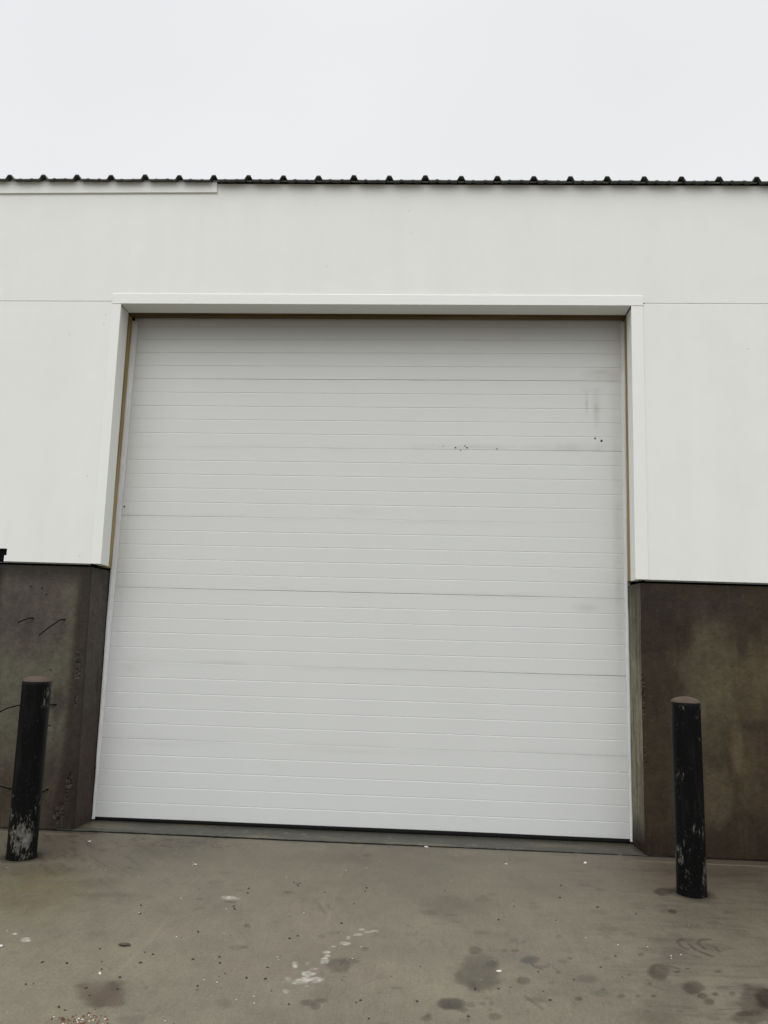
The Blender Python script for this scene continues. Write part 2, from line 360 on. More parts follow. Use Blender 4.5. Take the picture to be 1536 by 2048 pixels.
WHITE=[(1.825,-2.296,0.046,0.006,0.005,-0.031),(1.871,-2.276,0.035,0.004,0.003,-0.022),(1.809,-2.315,0.019,0.002,0.003,-0.017),(1.839,-2.221,0.018,0.002,0.004,-0.023),(1.862,-2.175,0.014,0.002,0.002,-0.014),(1.867,-2.222,0.008,0.001,0.001,-0.009),(1.859,-2.335,0.008,0.001,0.001,-0.009),(1.782,-2.383,0.013,0.002,0.002,-0.012),(1.785,-2.4,0.007,0.001,0.001,-0.006),(1.892,-2.092,0.014,0.002,0.005,-0.035),(1.9,-2.04,0.013,0.002,0.001,-0.01),(1.893,-2.004,0.013,0.002,0.002,-0.016),(1.915,-1.936,0.015,0.002,0.001,-0.011),(1.959,-1.897,0.017,0.002,0.002,-0.019),(2.011,-1.791,0.025,0.003,0.002,-0.018),(2.047,-1.757,0.018,0.002,0.001,-0.012),(2.015,-1.73,0.011,0.002,0.001,-0.012),(2.085,-1.739,0.018,0.002,0.001,-0.009),(1.968,-1.838,0.009,0.001,0.002,-0.017),(1.301,-1.389,0.035,0.005,0.006,-0.022),(1.354,-1.396,0.012,0.002,0.004,-0.015),(0.585,-2.043,0.017,0.002,0.011,-0.021),(0.504,-1.986,0.011,0.001,0.006,-0.011),(1.78,-2.151,0.01,0.001,0.004,-0.024),(1.829,-2.131,0.006,0.001,0.002,-0.015)]
CHIPS=[(0.182,-0.495),(0.352,-0.418),(-0.036,-1.074),(0.518,-1.046),(0.739,-1.132),(0.955,-0.834),(0.978,-0.87),(0.961,-0.873),(1.537,-1.022),(1.85,-0.844),(2.035,-0.626),(1.963,-0.779),(0.452,-1.957),(0.507,-1.991),(0.52,-2.128),(1.407,-1.86),(1.211,-1.927),(1.453,-2.333),(1.695,-2.087),(1.704,-2.111),(2.008,-2.062),(2.033,-1.932),(1.022,-2.681),(1.412,-2.664),(1.929,-1.79),(1.721,-1.555),(1.338,-1.559),(1.074,-1.436),(0.942,-1.662),(1.509,-2.348),(2.306,-0.281),(3.277,-0.486),(2.788,-0.582),(2.452,-0.94),(2.613,-2.115),(3.175,-1.761),(3.303,-1.767),(3.427,-1.839),(3.374,-1.883),(3.38,-1.856),(2.682,-0.197),(2.728,-0.189),(2.493,-0.435),(2.686,-0.628),(3.044,-1.697),(1.675,-2.446),(1.689,-2.501),(1.036,-2.33),(1.113,-2.685),(1.203,-2.678),(1.619,-2.481)]
CRUMBS=[(0.8,-2.452),(0.826,-2.445),(0.765,-2.255),(1.007,-2.613),(1.061,-2.698),(1.038,-2.632),(0.866,-2.252),(1.037,-2.457),(1.074,-2.511),(0.936,-2.096),(0.996,-2.221),(1.025,-2.29),(1.156,-2.451),(1.125,-2.351),(0.951,-1.675),(1.155,-2.211),(0.914,-1.562),(1.135,-2.107),(1.175,-2.123),(1.354,-2.151),(1.452,-2.419),(1.444,-2.386),(1.288,-1.858),(1.125,-1.279),(1.455,-2.113),(1.473,-2.171),(1.519,-2.265),(1.365,-1.513),(1.377,-1.547),(1.612,-2.295),(1.385,-1.306),(1.376,-1.235),(1.688,-2.295),(1.674,-2.189),(1.732,-2.394),(1.817,-2.493),(1.708,-1.879),(1.595,-1.11),(1.615,-1.133),(1.739,-1.845),(1.625,-1.157),(1.626,-1.114),(1.782,-1.241),(1.917,-1.668),(1.988,-2.271),(1.95,-1.395),(2.06,-2.448),(2.075,-2.43),(1.989,-1.195),(1.992,-1.137),(2.116,-2.567),(2.23,-1.657),(2.285,-2.413),(2.294,-2.101),(2.413,-1.126),(2.472,-2.507),(2.508,-2.282),(2.55,-1.842),(2.663,-1.521),(2.599,-2.271),(2.647,-2.252),(2.767,-1.234),(2.758,-1.326),(2.761,-2.028),(2.775,-2.094),(2.77,-2.272),(2.786,-2.345),(2.94,-1.49),(3.016,-1.152),(3.056,-0.939),(2.91,-2.153),(3.186,-1.273),(3.044,-2.017),(3.134,-1.893),(3.113,-2.104),(3.361,-1.343),(3.664,-0.928)]

KG = 0.70; KS = 1.05

def G(x, y):           # the paved yard falls two centimetres per metre away from the building
    return -.036 + .02 * y

def ellmask(X, Y, s, wob, edge=.18):
    cx, cy, ax, ay, bx, by = s[:6]
    det = ax * by - ay * bx
    dx, dy = X - cx, Y - cy
    u = (dx * by - dy * bx) / det; v = (-dx * ay + dy * ax) / det
    d = np.sqrt(u * u + v * v) + wob
    return 1 - ss(1 - edge, 1 + edge, d)

# ------------------------------------------------------------------ ground
xs = np.arange(-1.5, 5.3, .0058); ys = np.arange(-3.1, -.270, .0058)
ys = np.append(ys, -.267)
X, Y = np.meshgrid(xs, ys)
Z = G(X, Y) + .004 * (fbm(X * 1.3, Y * 1.3, 3, 5) - .5) + .0012 * (fbm(X * 30, Y * 8, 2, 6) - .5)
Yp = Y.copy()
Yp[-1] += .006 * (fbm(xs * 9, xs * 0, 3, 9) - .5)
Yp[-1] += np.where((xs > .05) & (xs < .9), .006, 0)
Yp[-1][(xs > 3.45)] += .010 * (fbm(xs[xs > 3.45] * 20, xs[xs > 3.45] * 0, 2, 19) - .5)
base = srgb(125, 118, 102)
c = np.ones(X.shape + (3,)) * base
n_big = fbm(X * .7 + 3, Y * .7, 4, 11); n_mid = fbm(X * 3.1, Y * 3.1, 4, 12)
c *= (1 + .30 * (n_big - .5) + .38 * (n_mid - .5) + .20 * (fbm(X * 14, Y * 14, 4, 15) - .5))[..., None]
hue = fbm(X * 1.6, Y * 1.6, 3, 13)
c = mixc(c, c * np.array([1.02, .995, .995]), ss(.5, .68, hue) * .9)
c = mixc(c, c * np.array([.985, 1.0, .97]), ss(.5, .32, hue) * .9)
# drier and paler in front, damp towards the wall and to the right
damp = ss(-2.0, -.3, Y + .5 * (n_mid - .5)) * .26 + ss(2.9, 4.6, X + .8 * (n_big - .5)) * .24 + ss(.9, -.4, X + .5 * (n_mid - .5)) * .10
c *= (1 - damp)[..., None]
c = mixc(c, c * np.array([1.03, .99, .93]), np.clip(damp * 2, 0, 1))
# finishing marks
sweep = fbm(X * 7 + Y * 4, Y * 1.1 - X * .6, 4, 21)
c *= (1 + .22 * (sweep - .5) + .05 * (fbm(X * 60, Y * 3, 2, 22) - .5))[..., None]
left_scr = ss(1.6, .2, X) * ss(-1.9, -.5, Y)
c *= (1 - left_scr * .30 * ss(.55, .75, fbm((X + Y) * 34, (Y - X) * 5, 3, 25)))[..., None]
scr2 = ss(.52, .75, fbm(X * 5, Y * 26, 3, 26)) * ss(2.5, 3.6, X)
c *= (1 - .20 * scr2)[..., None]
wet = damp * 1.2
wob = .75 * (fbm(X * 7, Y * 9, 4, 31) - .5) + .3 * (fbm(X * 30, Y * 30, 3, 32) - .5)
fin = fbm(X * 34, Y * 34, 3, 33)
for i, s in enumerate(STAINS):
    dif = s[6] <= .16
    m = ellmask(X, Y, s, wob + (.25 * (fin - .5)), .6 if dif else .32) * (.55 + .9 * fbm(X * 16 + i, Y * 7, 3, 34))
    k = s[6] * 1.55
    tint = {0: (.96, 1.0, 1.04), 1: (.86, 1.08, 1.11), 2: (1.0, .96, .85), 3: (.6, .85, 1.5)}[s[7]]
    for ch in range(3):
        c[..., ch] *= 1 - np.clip(k * tint[ch] * m, 0, .8)
    if not dif:  # the rim where a puddle dried is a little darker
        rim = np.clip(ellmask(X, Y, s, wob + .25 * (fin - .5), .12) - ellmask(X, Y, s, wob + .25 * (fin - .5) + .14, .12), 0, 1)
        c *= (1 - .10 * rim)[..., None]
        wet = wet + .35 * m
rng = np.random.default_rng(4)
for k in range(150):   # small damp spots
    cx = rng.uniform(-.9, 4.7); cy = rng.uniform(-3.1, -.9)
    if rng.random() < .5: cx = rng.uniform(1.8, 4.5)
    r = rng.uniform(.010, .034) * (1.5 if rng.random() < .1 else 1)
    i0 = np.searchsorted(xs, [cx - .12, cx + .12]); j0 = np.searchsorted(ys, [cy - .12, cy + .12])
    sl = (slice(j0[0], j0[1]), slice(i0[0], i0[1]))
    e = (cx, cy, r * 1.3, r * .1, 0, r * rng.uniform(.7, 1.2))
    m = ellmask(X[sl], Y[sl], e, wob[sl] * 1.3, .3)
    c[sl] *= (1 - rng.uniform(.06, .24) * m)[..., None]
for pts, w, k in STROKES:
    d = np.full(X.shape, 9.0)
    for (x0, y0), (x1, y1) in zip(pts[:-1], pts[1:]):
        L2 = (x1 - x0) ** 2 + (y1 - y0) ** 2 + 1e-9
        t = np.clip(((X - x0) * (x1 - x0) + (Y - y0) * (y1 - y0)) / L2, 0, 1)
        d = np.minimum(d, np.hypot(X - x0 - t * (x1 - x0), Y - y0 - t * (y1 - y0)))
    ww = w * (.75 + .6 * fbm(X * 12, Y * 12, 3, 41))
    soft = 1.0 if k < 0 else .35
    m = (1 - ss(1 - soft, 1 + soft * .6, d / ww)) * (.5 + ss(.35, .6, n_mid + .35 * (fin - .5)) * .5)
    c *= (1 - k * 1.45 * m)[..., None]
for s in WHITE:
    m = ellmask(X, Y, s, 2.0 * (fbm(X * 30, Y * 30, 4, 51) - .5), .30) * (.55 + .45 * ss(.35, .6, fin))
    c = mixc(c, srgb(196, 192, 181), m * (.50 + .45 * ss(.4, .65, fbm(X * 60, Y * 60, 2, 53))))
# grit rubbed into the surface
sp = vnoise(X * 95, Y * 95, 61)
c *= (1 - .26 * (sp > .977))[..., None]
c = mixc(c, srgb(160, 155, 140), (vnoise(X * 90 + 7, Y * 90, 62) > .992).astype(float) * .30)
# crumbly broken skin in front of the sill at the left
cr = ellmask(X, Y, (.78, -.44, .46, 0, 0, .12), wob, .5) * ss(.45, .65, fbm(X * 45, Y * 45, 3, 63))
c *= (1 - .22 * cr)[..., None]; Z = Z + .004 * cr
# efflorescence line where water stands along the base walls, and many fine drag marks
for x_a, x_b, y_c in ((-1.5, .15, -.335), (3.55, 5.3, -.375)):
    ln = np.exp(-((Y - y_c - .03 * (fbm(X * 3, X * 0, 3, 65) - .5)) / .012) ** 2) * ss(.3, .6, fbm(X * 6, Y * 12, 3, 66)) * ((X > x_a) & (X < x_b))
    c = mixc(c, srgb(142, 132, 112), ln * .45)
    dk_ = ss(y_c - .01, y_c + .03, Y) * ((X > x_a) & (X < x_b))
    c *= (1 - .22 * dk_)[..., None]
sr = np.random.default_rng(15)
for k in range(130):
    cx = sr.uniform(-1.2, 4.9); cy = sr.uniform(-3.0, -.45)
    an = (math.pi / 2 + sr.normal(0, .35)) if sr.random() < .6 else sr.uniform(0, math.pi)
    ln_ = sr.uniform(.04, .30); hw = sr.uniform(.0035, .008)
    i0 = np.searchsorted(xs, [cx - .2, cx + .2]); j0 = np.searchsorted(ys, [cy - .2, cy + .2])
    sl = (slice(j0[0], j0[1]), slice(i0[0], i0[1]))
    dx = X[sl] - cx; dy = Y[sl] - cy
    u = dx * math.cos(an) + dy * math.sin(an); v = -dx * math.sin(an) + dy * math.cos(an) + sr.uniform(-1.5, 1.5) * u * u
    m = np.exp(-(v / hw) ** 2) * (1 - ss(ln_ * .3, ln_ * .5, np.abs(u))) * ss(.3, .6, fbm(X[sl] * 40, Y[sl] * 40, 2, 67))
    c[sl] *= (1 + m * sr.choice([-.16, -.12, .10, .13]))[..., None]
# dirt line along the joint
jl = ss(-.33, -.27, Y + .03 * (n_mid - .5)) * ss(.35, .6, fbm(X * 5, Y * 20, 3, 64))
c *= (1 - .25 * jl)[..., None]
# dirt ring and painted contact shadow round each bollard foot
BOLL = [(-.061, -.871), (3.751, -.980)]
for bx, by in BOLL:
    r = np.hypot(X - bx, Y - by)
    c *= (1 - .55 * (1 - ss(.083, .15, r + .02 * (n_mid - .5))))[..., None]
P = np.stack([X, Yp, Z], -1)
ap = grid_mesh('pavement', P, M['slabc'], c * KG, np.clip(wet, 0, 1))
tag(ap, kind='structure')

g = MB()
def quad_ground(x0, x1, y0, y1, dz):
    g.add([(x0, y0, G(0, y0) + dz), (x1, y0, G(0, y0) + dz), (x1, y1, G(0, y1) + dz), (x0, y1, G(0, y1) + dz)], [(0, 1, 2, 3)])
quad_ground(-14, xs[0] + .01, -22, -.262, -.004)
quad_ground(xs[-1] - .01, 18, -22, -.262, -.004)
quad_ground(xs[0] + .01, xs[-1] - .01, -22, ys[0] + .01, -.004)
tag(g.build('yard_pavement', M['farslab']), kind='structure')
g = MB()
g.add([(-150, -150, -.60), (150, -150, -.60), (150, 150, -.60), (-150, 150, -.60)], [(0, 1, 2, 3)])
g.add([(-14, -22, -.479), (18, -22, -.479), (24, -29, -.61), (-20, -29, -.61)], [(0, 1, 2, 3)])
tag(g.build('ground', M['gravel']), kind='structure')

# ------------------------------------------------------------------ building
B = tag(empty('warehouse', (1.8, 0, 0)), 'white painted warehouse front with large overhead door above a dark concrete base', 'building')
def under(o):
    o.parent = B
    o.matrix_parent_inverse = Matrix.Translation((-1.8, 0, 0))
    return o
def J(x): return 3.7065 - .0039 * (x + .96)        # joint between siding sheets
def RF(x): return 4.6655 - .01435 * x              # underside of the eave
def SB(x): return 1.7405 - .0072 * (x + .082)      # bottom of the siding

YF = -.27
# siding sheets
m = MB(); m.slab([(-5, J(-5) + .003), (9, J(9) + .003), (9, RF(9) + .03), (-5, RF(-5) + .03)], YF, YF + .012)
o = under(m.build('siding_panel', M['siding'], bevel=.0015)); o['label'] = 'wide upper band of smooth white siding under the eave'
VX0, VX1, VZ0, VZ1, VZ2 = -.80, -.694, 1.788, 1.835, 1.745
m = MB(); m.slab([(-5, SB(-5)), (-1.06, SB(-1.06)), (-1.06, VZ1), (VX1, VZ1), (VX1, SB(VX1)), (-.070, SB(-.07)), (-.070, J(-.07) - .004), (-5, J(-5) - .004)], YF, YF + .012)
o = under(m.build('siding_panel', M['siding'])); o['label'] = 'white siding sheet left of the overhead door'
m = MB(); m.slab([(3.745, SB(3.745)), (9, SB(9)), (9, J(9) - .004), (3.745, J(3.745) - .004)], YF, YF + .012)
o = under(m.build('siding_panel', M['siding'], bevel=.0015)); o['label'] = 'white siding sheet right of the overhead door'
# backing behind the joints, and the drip flashing below
m = MB()
m.slab([(-5, J(-5) - .05), (-.1, J(-.1) - .05), (-.1, J(-.1) + .05), (-5, J(-5) + .05)], YF + .0035, YF + .03)
under(m.build('joint_flashing', M['trim'])); m = MB()
m.slab([(3.8, J(3.8) - .05), (9, J(9) - .05), (9, J(9) + .05), (3.8, J(3.8) + .05)], YF + .0035, YF + .03)
under(m.build('joint_flashing', M['trim']))
m = MB()
m.slab([(-5, SB(-5) - .008), (-.085, SB(-.085) - .008), (-.085, SB(-.085) + .03), (-5, SB(-5) + .03)], YF + .0125, YF + .022)
under(m.build('drip_flashing', M['flash']))
m = MB()
m.slab([(3.745, SB(3.745) - .008), (9, SB(9) - .008), (9, SB(9) + .03), (3.745, SB(3.745) + .03)], YF + .0125, YF + .022)
under(m.build('drip_flashing', M['flash']))
# dark gap under the sheathing
m = MB()
m.slab([(-5, SB(-5) - .06), (-.09, SB(-.09) - .06), (-.09, SB(-.09) + .02), (-5, SB(-5) + .02)], YF + .035, -.02)
under(m.build('sill_gasket', M['dark'])); m = MB()
m.slab([(3.74, SB(3.74) - .06), (9, SB(9) - .06), (9, SB(9) + .02), (3.74, SB(3.74) + .02)], YF + .035, -.02)
under(m.build('sill_gasket', M['dark']))

# nail heads dimpling the sheets
m = MB(); random.seed(3)
for x, z in ((-.14, 3.60), (-.145, 3.52), (-.16, 1.79), (-.16, 2.37), (-.40, 3.44), (3.77, 3.52), (4.5, 3.35), (2.2, 4.60), (1.5, 3.98), (2.1, 4.42), (2.12, 4.25), (3.02, 4.58)):
    m = MB(); m.tube([(x, YF - .0005, z), (x, YF + .002, z)], .0032, 8)
    under(m.build('nail', M['flash']))

# door surround: head trim, side trims, painted returns
HL = lambda x: 3.683 - .004 * (x + .025)           # underside of the head
m = MB(); m.slab([(-.097, HL(-.097)), (3.787, HL(3.787)), (3.789, HL(3.789) + .074), (-.097, HL(-.097) + .079)], YF - .008, YF)
m.slab([(-.03, HL(-.03)), (3.70, HL(3.70)), (3.70, HL(3.7) + .03), (-.03, HL(-.03) + .03)], YF, -.115)
under(m.build('head_trim', M['trim'], bevel=.002))
m = MB(); m.add([(-.094, YF, 3.768), (3.786, YF, 3.7475), (3.784, YF - .0075, 3.7415), (-.094, YF - .0075, 3.7620)], [(0, 1, 2, 3)])
under(m.build('caulk_bead', M['caulk']))
m = MB(); m.slab([(-.076, SB(-.07) - .0), (-.003, SB(0) - .001), (-.026, HL(0) - .001), (-.097, HL(-.1) - .001)], YF - .006, YF - .0002)
m.slab([(-.070, SB(-.07)), (-.012, SB(0)), (-.032, HL(0) - .001), (-.070, HL(0) - .001)], YF, -.115)
o = under(m.build('side_trim', M['trim_v'], bevel=.002)); o['label'] = 'white trim board on the left edge of the door opening'
m = MB(); m.slab([(3.678, SB(3.678)), (3.766, SB(3.766)), (3.785, HL(3.785) - .001), (3.702, HL(3.702) - .001)], YF - .006, YF - .0002)
m.slab([(3.686, SB(3.686)), (3.745, SB(3.74)), (3.745, HL(3.7) - .001), (3.708, HL(3.7) - .001)], YF, -.115)
o = under(m.build('side_trim', M['trim_v'], bevel=.002)); o['label'] = 'white trim board on the right edge of the door opening'
# lumber jambs and header
m = MB(); m.slab([(-.16, 1.733), (-.034, 1.733), (-.040, 3.68), (-.16, 3.68)], -.1145, -.072)
m.slab([(-.16, 1.733), (-.030, 1.733), (-.036, 3.68), (-.16, 3.68)], -.0715, -.0205)
o = under(m.build('jamb_board', M['wood'], bevel=.002)); o['label'] = 'bare treated lumber jamb left of the door'
m = MB(); m.slab([(3.692, 1.722), (3.82, 1.722), (3.82, 3.68), (3.719, 3.68)], -.1145, -.068)
m.slab([(3.690, 1.722), (3.82, 1.722), (3.82, 3.68), (3.717, 3.68)], -.0675, -.0205)
o = under(m.build('jamb_board', M['wood'], bevel=.002)); o['label'] = 'bare treated lumber jamb right of the door'
m = MB(); m.slab([(-.16, 3.690), (3.82, 3.676), (3.82, 3.86), (-.16, 3.86)], -.1145, -.070)
m.slab([(-.16, 3.681), (3.82, 3.667), (3.82, 3.86), (-.16, 3.86)], -.0695, -.0205)
under(m.build('header_board', M['wood_h'], bevel=.002))

# eave: black closure strip, pale frieze board, ribbed sheet
m = MB(); m.slab([(.637, RF(.637)), (9, RF(9)), (9, RF(9) + .010), (.637, RF(.637) + .010)], YF - .012, YF + .02)
under(m.build('eave_closure', M['dark']))
m = MB(); m.slab([(-5, 4.588 - .0048 * (-5 + 1.065)), (.642, 4.5795), (.637, RF(.63) + .006), (-5, RF(-5) + .006)], YF - .013, YF)
under(m.build('frieze_board', M['trim'], bevel=.0015))

def roof_sheet():
    pitch = .2657; prof = []          # (x, height)
    k0 = -16; k1 = 31
    rnd = random.Random(8)
    for k in range(k0, k1):
        cx = -.972 + pitch * k
        h = .0355 + rnd.uniform(-.002, .003)
        w = rnd.uniform(-.001, .001)
        prof += [(cx - .034, .0), (cx - .029, .004), (cx - .0145 + w, h - .002), (cx - .011 + w, h), (cx + .011 + w, h), (cx + .0145 + w, h - .002), (cx + .029, .004), (cx + .034, .0)]
        for d in (.089, .177):
            a = .0035 + rnd.uniform(-.001, .002)
            prof += [(cx + d - .016, .0), (cx + d - .006, a), (cx + d + .006, a), (cx + d + .016, 0)]
    ysr = [YF - .055, YF - .026, YF + .05, .5, 3, 8]
    th = .0022
    n = len(prof); v = []; f = []
    wv = random.Random(2)
    for layer in (0, 1):
        for y in ysr:
            for x, h in prof:
                v.append((x, y, RF(x) + .0060 + h - layer * (.0065 if y < YF - .03 else th) + .05 * (y - YF) + (.0014 * math.sin(x * 9) + .0008 * math.sin(x * 31) if y < YF else 0)))
    R_ = len(ysr)
    for layer in (0, 1):
        o_ = layer * R_ * n
        for r in range(R_ - 1):
            for i in range(n - 1):
                q_ = (o_ + r * n + i, o_ + r * n + i + 1, o_ + (r + 1) * n + i + 1, o_ + (r + 1) * n + i)
                f.append(q_ if layer == 0 else q_[::-1])
    for i in range(n - 1):
        f.append((i + 1, i, R_ * n + i, R_ * n + i + 1))
    mb = MB(); mb.add(v, f); return mb
under(roof_sheet().build('roof_panel', M['roof']))
# the rest of the shell
for bx_ in ((-5, -.17, YF + .06, YF + .16, 1.76, 4.58), (3.83, 9, YF + .06, YF + .16, 1.80, 4.50), (-.17, 3.83, YF + .16, YF + .25, 3.87, 4.55),
            (-5.02, -4.92, YF + .162, 8, -.1, 4.70), (8.92, 9.02, YF + .162, 8, -.1, 4.50), (-4.9, 8.9, 7.9, 8.0, -.1, 4.9)):
    m = MB(); m.box(*bx_); under(m.build('shell_wall', M['body']))
m = MB(); m.box(-.17, 3.83, .12, .16, -.06, 3.9)
under(m.build('interior_backing', M['dark']))

# vent at the far left, cut through the siding
vt = under(empty('wall_vent', (-.87, YF, 1.79)))
vt['label'] = 'black vent opening with a stepped end at the foot of the siding'
def child(o, par):
    o.parent = par; o.matrix_parent_inverse = Matrix.Translation((.87, -YF, -1.79)); return o
m = MB(); m.slab([(-1.058, VZ2 - .006), (-.7125, VZ2 - .006), (-.7125, VZ0), (VX1 - .002, VZ0), (VX1 - .002, VZ1 - .002), (-1.058, VZ1 - .002)], YF + .012, YF + .03)
child(m.build('vent_duct', M['dark']), vt)
m = MB(); m.slab([(-.711, SB(-.7)), (VX1 - .001, SB(-.7)), (VX1 - .001, VZ0 - .001), (-.711, VZ0 - .001)], YF + .003, YF + .0118)
child(m.build('vent_trim', M['trim']), vt)

# ------------------------------------------------------------------ concrete base walls
def honeycomb(X, Z, c, spots, P, sign):
    for (cx, cz, rx, rz, ang) in spots:
        u = (X - cx) + (Z - cz) * ang
        m = 1 - ss(.5, 1.1, np.sqrt((u / rx) ** 2 + ((Z - cz) / rz) ** 2) + .8 * (fbm(X * 24, Z * 24, 3, 71) - .5))
        s1 = vnoise(X * 105, Z * 105, 72); s2 = vnoise(X * 105 + 40, Z * 105, 73)
        c[:] = mixc(c, srgb(140, 136, 118), m * (s1 > .76) * .28)
        c[:] = mixc(c, srgb(8, 8, 6), m * (s2 > .66) * .6)
        P[..., 1] += m * (s2 > .6) * .006 - m * (s1 > .7) * .002

def stem_wall(side):
    zt = 1.716
    zs = np.arange(-.12, zt, .0065); zs = np.append(zs, zt)
    if side < 0:
        fx = np.concatenate([[-5, -4, -3, -2, -1.5], np.arange(-1.2, -.08, .0065)])
        corner = lambda z: np.interp(z, [-.1, .5, 1.1, 1.72], [-.033, -.045, -.060, -.078])
        x_in = lambda z: np.interp(z, [-.1, 1.72], [-.010, -.036])
    else:
        fx = np.concatenate([np.arange(3.78, 5.2, .0065), [5.6, 6.5, 7.5, 9]])
        corner = lambda z: np.interp(z, [-.1, .9, 1.72], [3.698, 3.705, 3.717])
        x_in = lambda z: np.interp(z, [-.1, 1.72], [3.672, 3.684])
    jy = np.linspace(-.238, .06, 40)
    top = np.array([SB(0)])
    rows = []
    for z in zs:
        cz = corner(z); ci = x_in(z)
        zz = z if z < zt else z
        n_ed = 12
        if side < 0:
            ed = np.linspace(-.08, cz - .010, n_ed)[1:]
            a = [(x, -.25) for x in np.concatenate([fx[fx < -.081], [-.081] if False else []])]
            base_edge = min(-.0865, cz - .012)
            a = [(x, -.25) for x in fx if x < base_edge - .004]
            last = a[-1][0]
            a += [(x, -.25) for x in np.linspace(last, cz - .010, 9)[1:]]
            a += [(cz - .004, -.248), (cz - .001, -.244)]
            a += [(cz + (ci - cz) * (y + .238) / .298, y) for y in jy]
        else:
            a = [(cz + (ci - cz) * (y + .238) / .298, y) for y in jy[::-1]]
            a += [(cz + .001, -.244), (cz + .004, -.248)]
            nx = [x for x in fx]
            a += [(x, -.25) for x in np.linspace(cz + .010, nx[0], 12)[:-1]]
            a += [(x, -.25) for x in nx]
        rows.append(a)
    nmin = min(len(a) for a in rows)
    if side < 0: rows = [a[:0] + a for a in rows]
    P = np.array([[(x, y, z) for x, y in a[:nmin]] for a, z in zip(rows, zs)]) if all(len(a) == nmin for a in rows) else None
    X = P[..., 0]; Yv = P[..., 1]; Z = P[..., 2]
    # follow the slope of the siding at the top
    Z += ((SB(X) - .022) - zt) * ss(1.2, 1.716, P[..., 2]) * 1.0
    jamb = (Yv > -.243)
    U = X + (Yv + .25) * (1 if side < 0 else -1)      # unrolled distance
    n1 = fbm(U * 2.2, Z * 2.2, 4, 81 + side); n2 = fbm(U * 9, Z * 9, 4, 83 + side)
    streak = fbm(U * 60, Z * 2.5, 4, 85 + side)
    if side < 0:
        c = np.ones(X.shape + (3,)) * srgb(80, 77, 65)
        pur = ss(.35, .60, 1 - np.hypot((U + .47) / .36, (Z - 1.40) / .42) * .7 + .5 * (n1 - .5))
        c = mixc(c, srgb(73, 66, 61), pur * .8)
        low = ss(.65, .2, Z + .4 * (n1 - .5) + .3 * (U + .3))
        c = mixc(c, srgb(52, 43, 34), low * .85)
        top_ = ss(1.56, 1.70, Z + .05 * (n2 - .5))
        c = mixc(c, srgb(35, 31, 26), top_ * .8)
        rb = ss(-.20, -.13, U + .05 * (n1 - .5) + .03 * (n2 - .5) + .05 * ss(.4, 0, Z))
        c = mixc(c, srgb(40, 33, 27), rb * .85)
        lb = ss(-.68, -.76, U + .07 * (n1 - .5)) * ss(.9, 1.2, Z)
        c = mixc(c, srgb(28, 27, 20), lb * .9)
        c = mixc(c, srgb(78, 74, 67), jamb * (.70 * ss(.2, 1.4, Z) + .15))
        c = mixc(c, srgb(62, 51, 44), jamb * ss(1.1, .3, Z) * .8)
        blot = 1 - ss(.4, 1.1, np.hypot((U + .22) / .07, (Z - .78) / .12) + .5 * (n2 - .5))
        c = mixc(c, srgb(45, 38, 32), blot * .6)
        rs = 1 - ss(.4, 1.1, np.hypot((U - .14) / .03, (Z - .93) / .14))
        c = mixc(c, srgb(52, 32, 22), rs * .7)
    else:
        c = np.ones(X.shape + (3,)) * srgb(50, 41, 29)
        def blob(cx, cz, rx, rz, col, k, w=.6):
            nonlocal c
            m_ = 1 - ss(.35, 1.15, np.hypot((U - cx) / rx, (Z - cz) / rz) + w * (fbm(U * 7, Z * 3, 5, 87) - .5) * 2)
            c = mixc(c, srgb(*col), m_ * k)
        blob(4.12, 1.02, .22, .52, (82, 76, 58), .75, .7)
        blob(3.98, .78, .16, .20, (72, 64, 48), .5, .9)
        blob(4.57, 1.05, .30, .30, (86, 76, 56), .7, .7)
        blob(4.05, .45, .35, .40, (64, 54, 39), .6)
        blob(4.42, .60, .22, .50, (72, 61, 45), .65, .8)
        blob(4.2, .33, .16, .2, (78, 68, 52), .6, .9)
        blob(4.72, .6, .2, .3, (80, 69, 51), .6, .9)
        blob(4.60, .35, .2, .4, (62, 52, 38), .5)
        blob(4.30, .62, .05, .22, (100, 88, 66), .35, .4)
        blob(4.0, 1.55, .5, .12, (45, 37, 33), .6)
        blob(4.55, .78, .3, .05, (44, 36, 25), .5)
        low = ss(.14, .02, Z + .06 * (n2 - .5)); c = mixc(c, srgb(42, 33, 23), low * .7)
        c = mixc(c, srgb(122, 118, 100), jamb * (.55 + .45 * ss(.40, .62, streak)) * ss(.0, .25, Z) * ss(2.0, 1.3, Z))
        dk = ss(.5, .7, n1) * .3; c *= (1 - dk)[..., None]
    c *= (1 + .16 * (streak - .5) + .48 * (n2 - .5) + .34 * (n1 - .5) + .30 * (fbm(U * 22, Z * 4, 4, 88) - .5) + .22 * (fbm(U * 34, Z * 30, 3, 86) - .5))[..., None]
    # fine pale scratches and mineral runs
    runs = ss(.66, .80, fbm(U * 130, Z * 5, 3, 91)) * ss(.42, .6, n1)
    c = mixc(c, srgb(96, 90, 76), runs * (.22 if side < 0 else .08))
    pits = (vnoise(U * 80, Z * 80, 93) > .984) & (fbm(U * 3, Z * 3, 2, 94) > .5)
    c = mixc(c, srgb(10, 9, 8), pits * .8)
    P[..., 1] += np.where(jamb, 0, .0025 * (n2 - .5) + .004 * (n1 - .5))
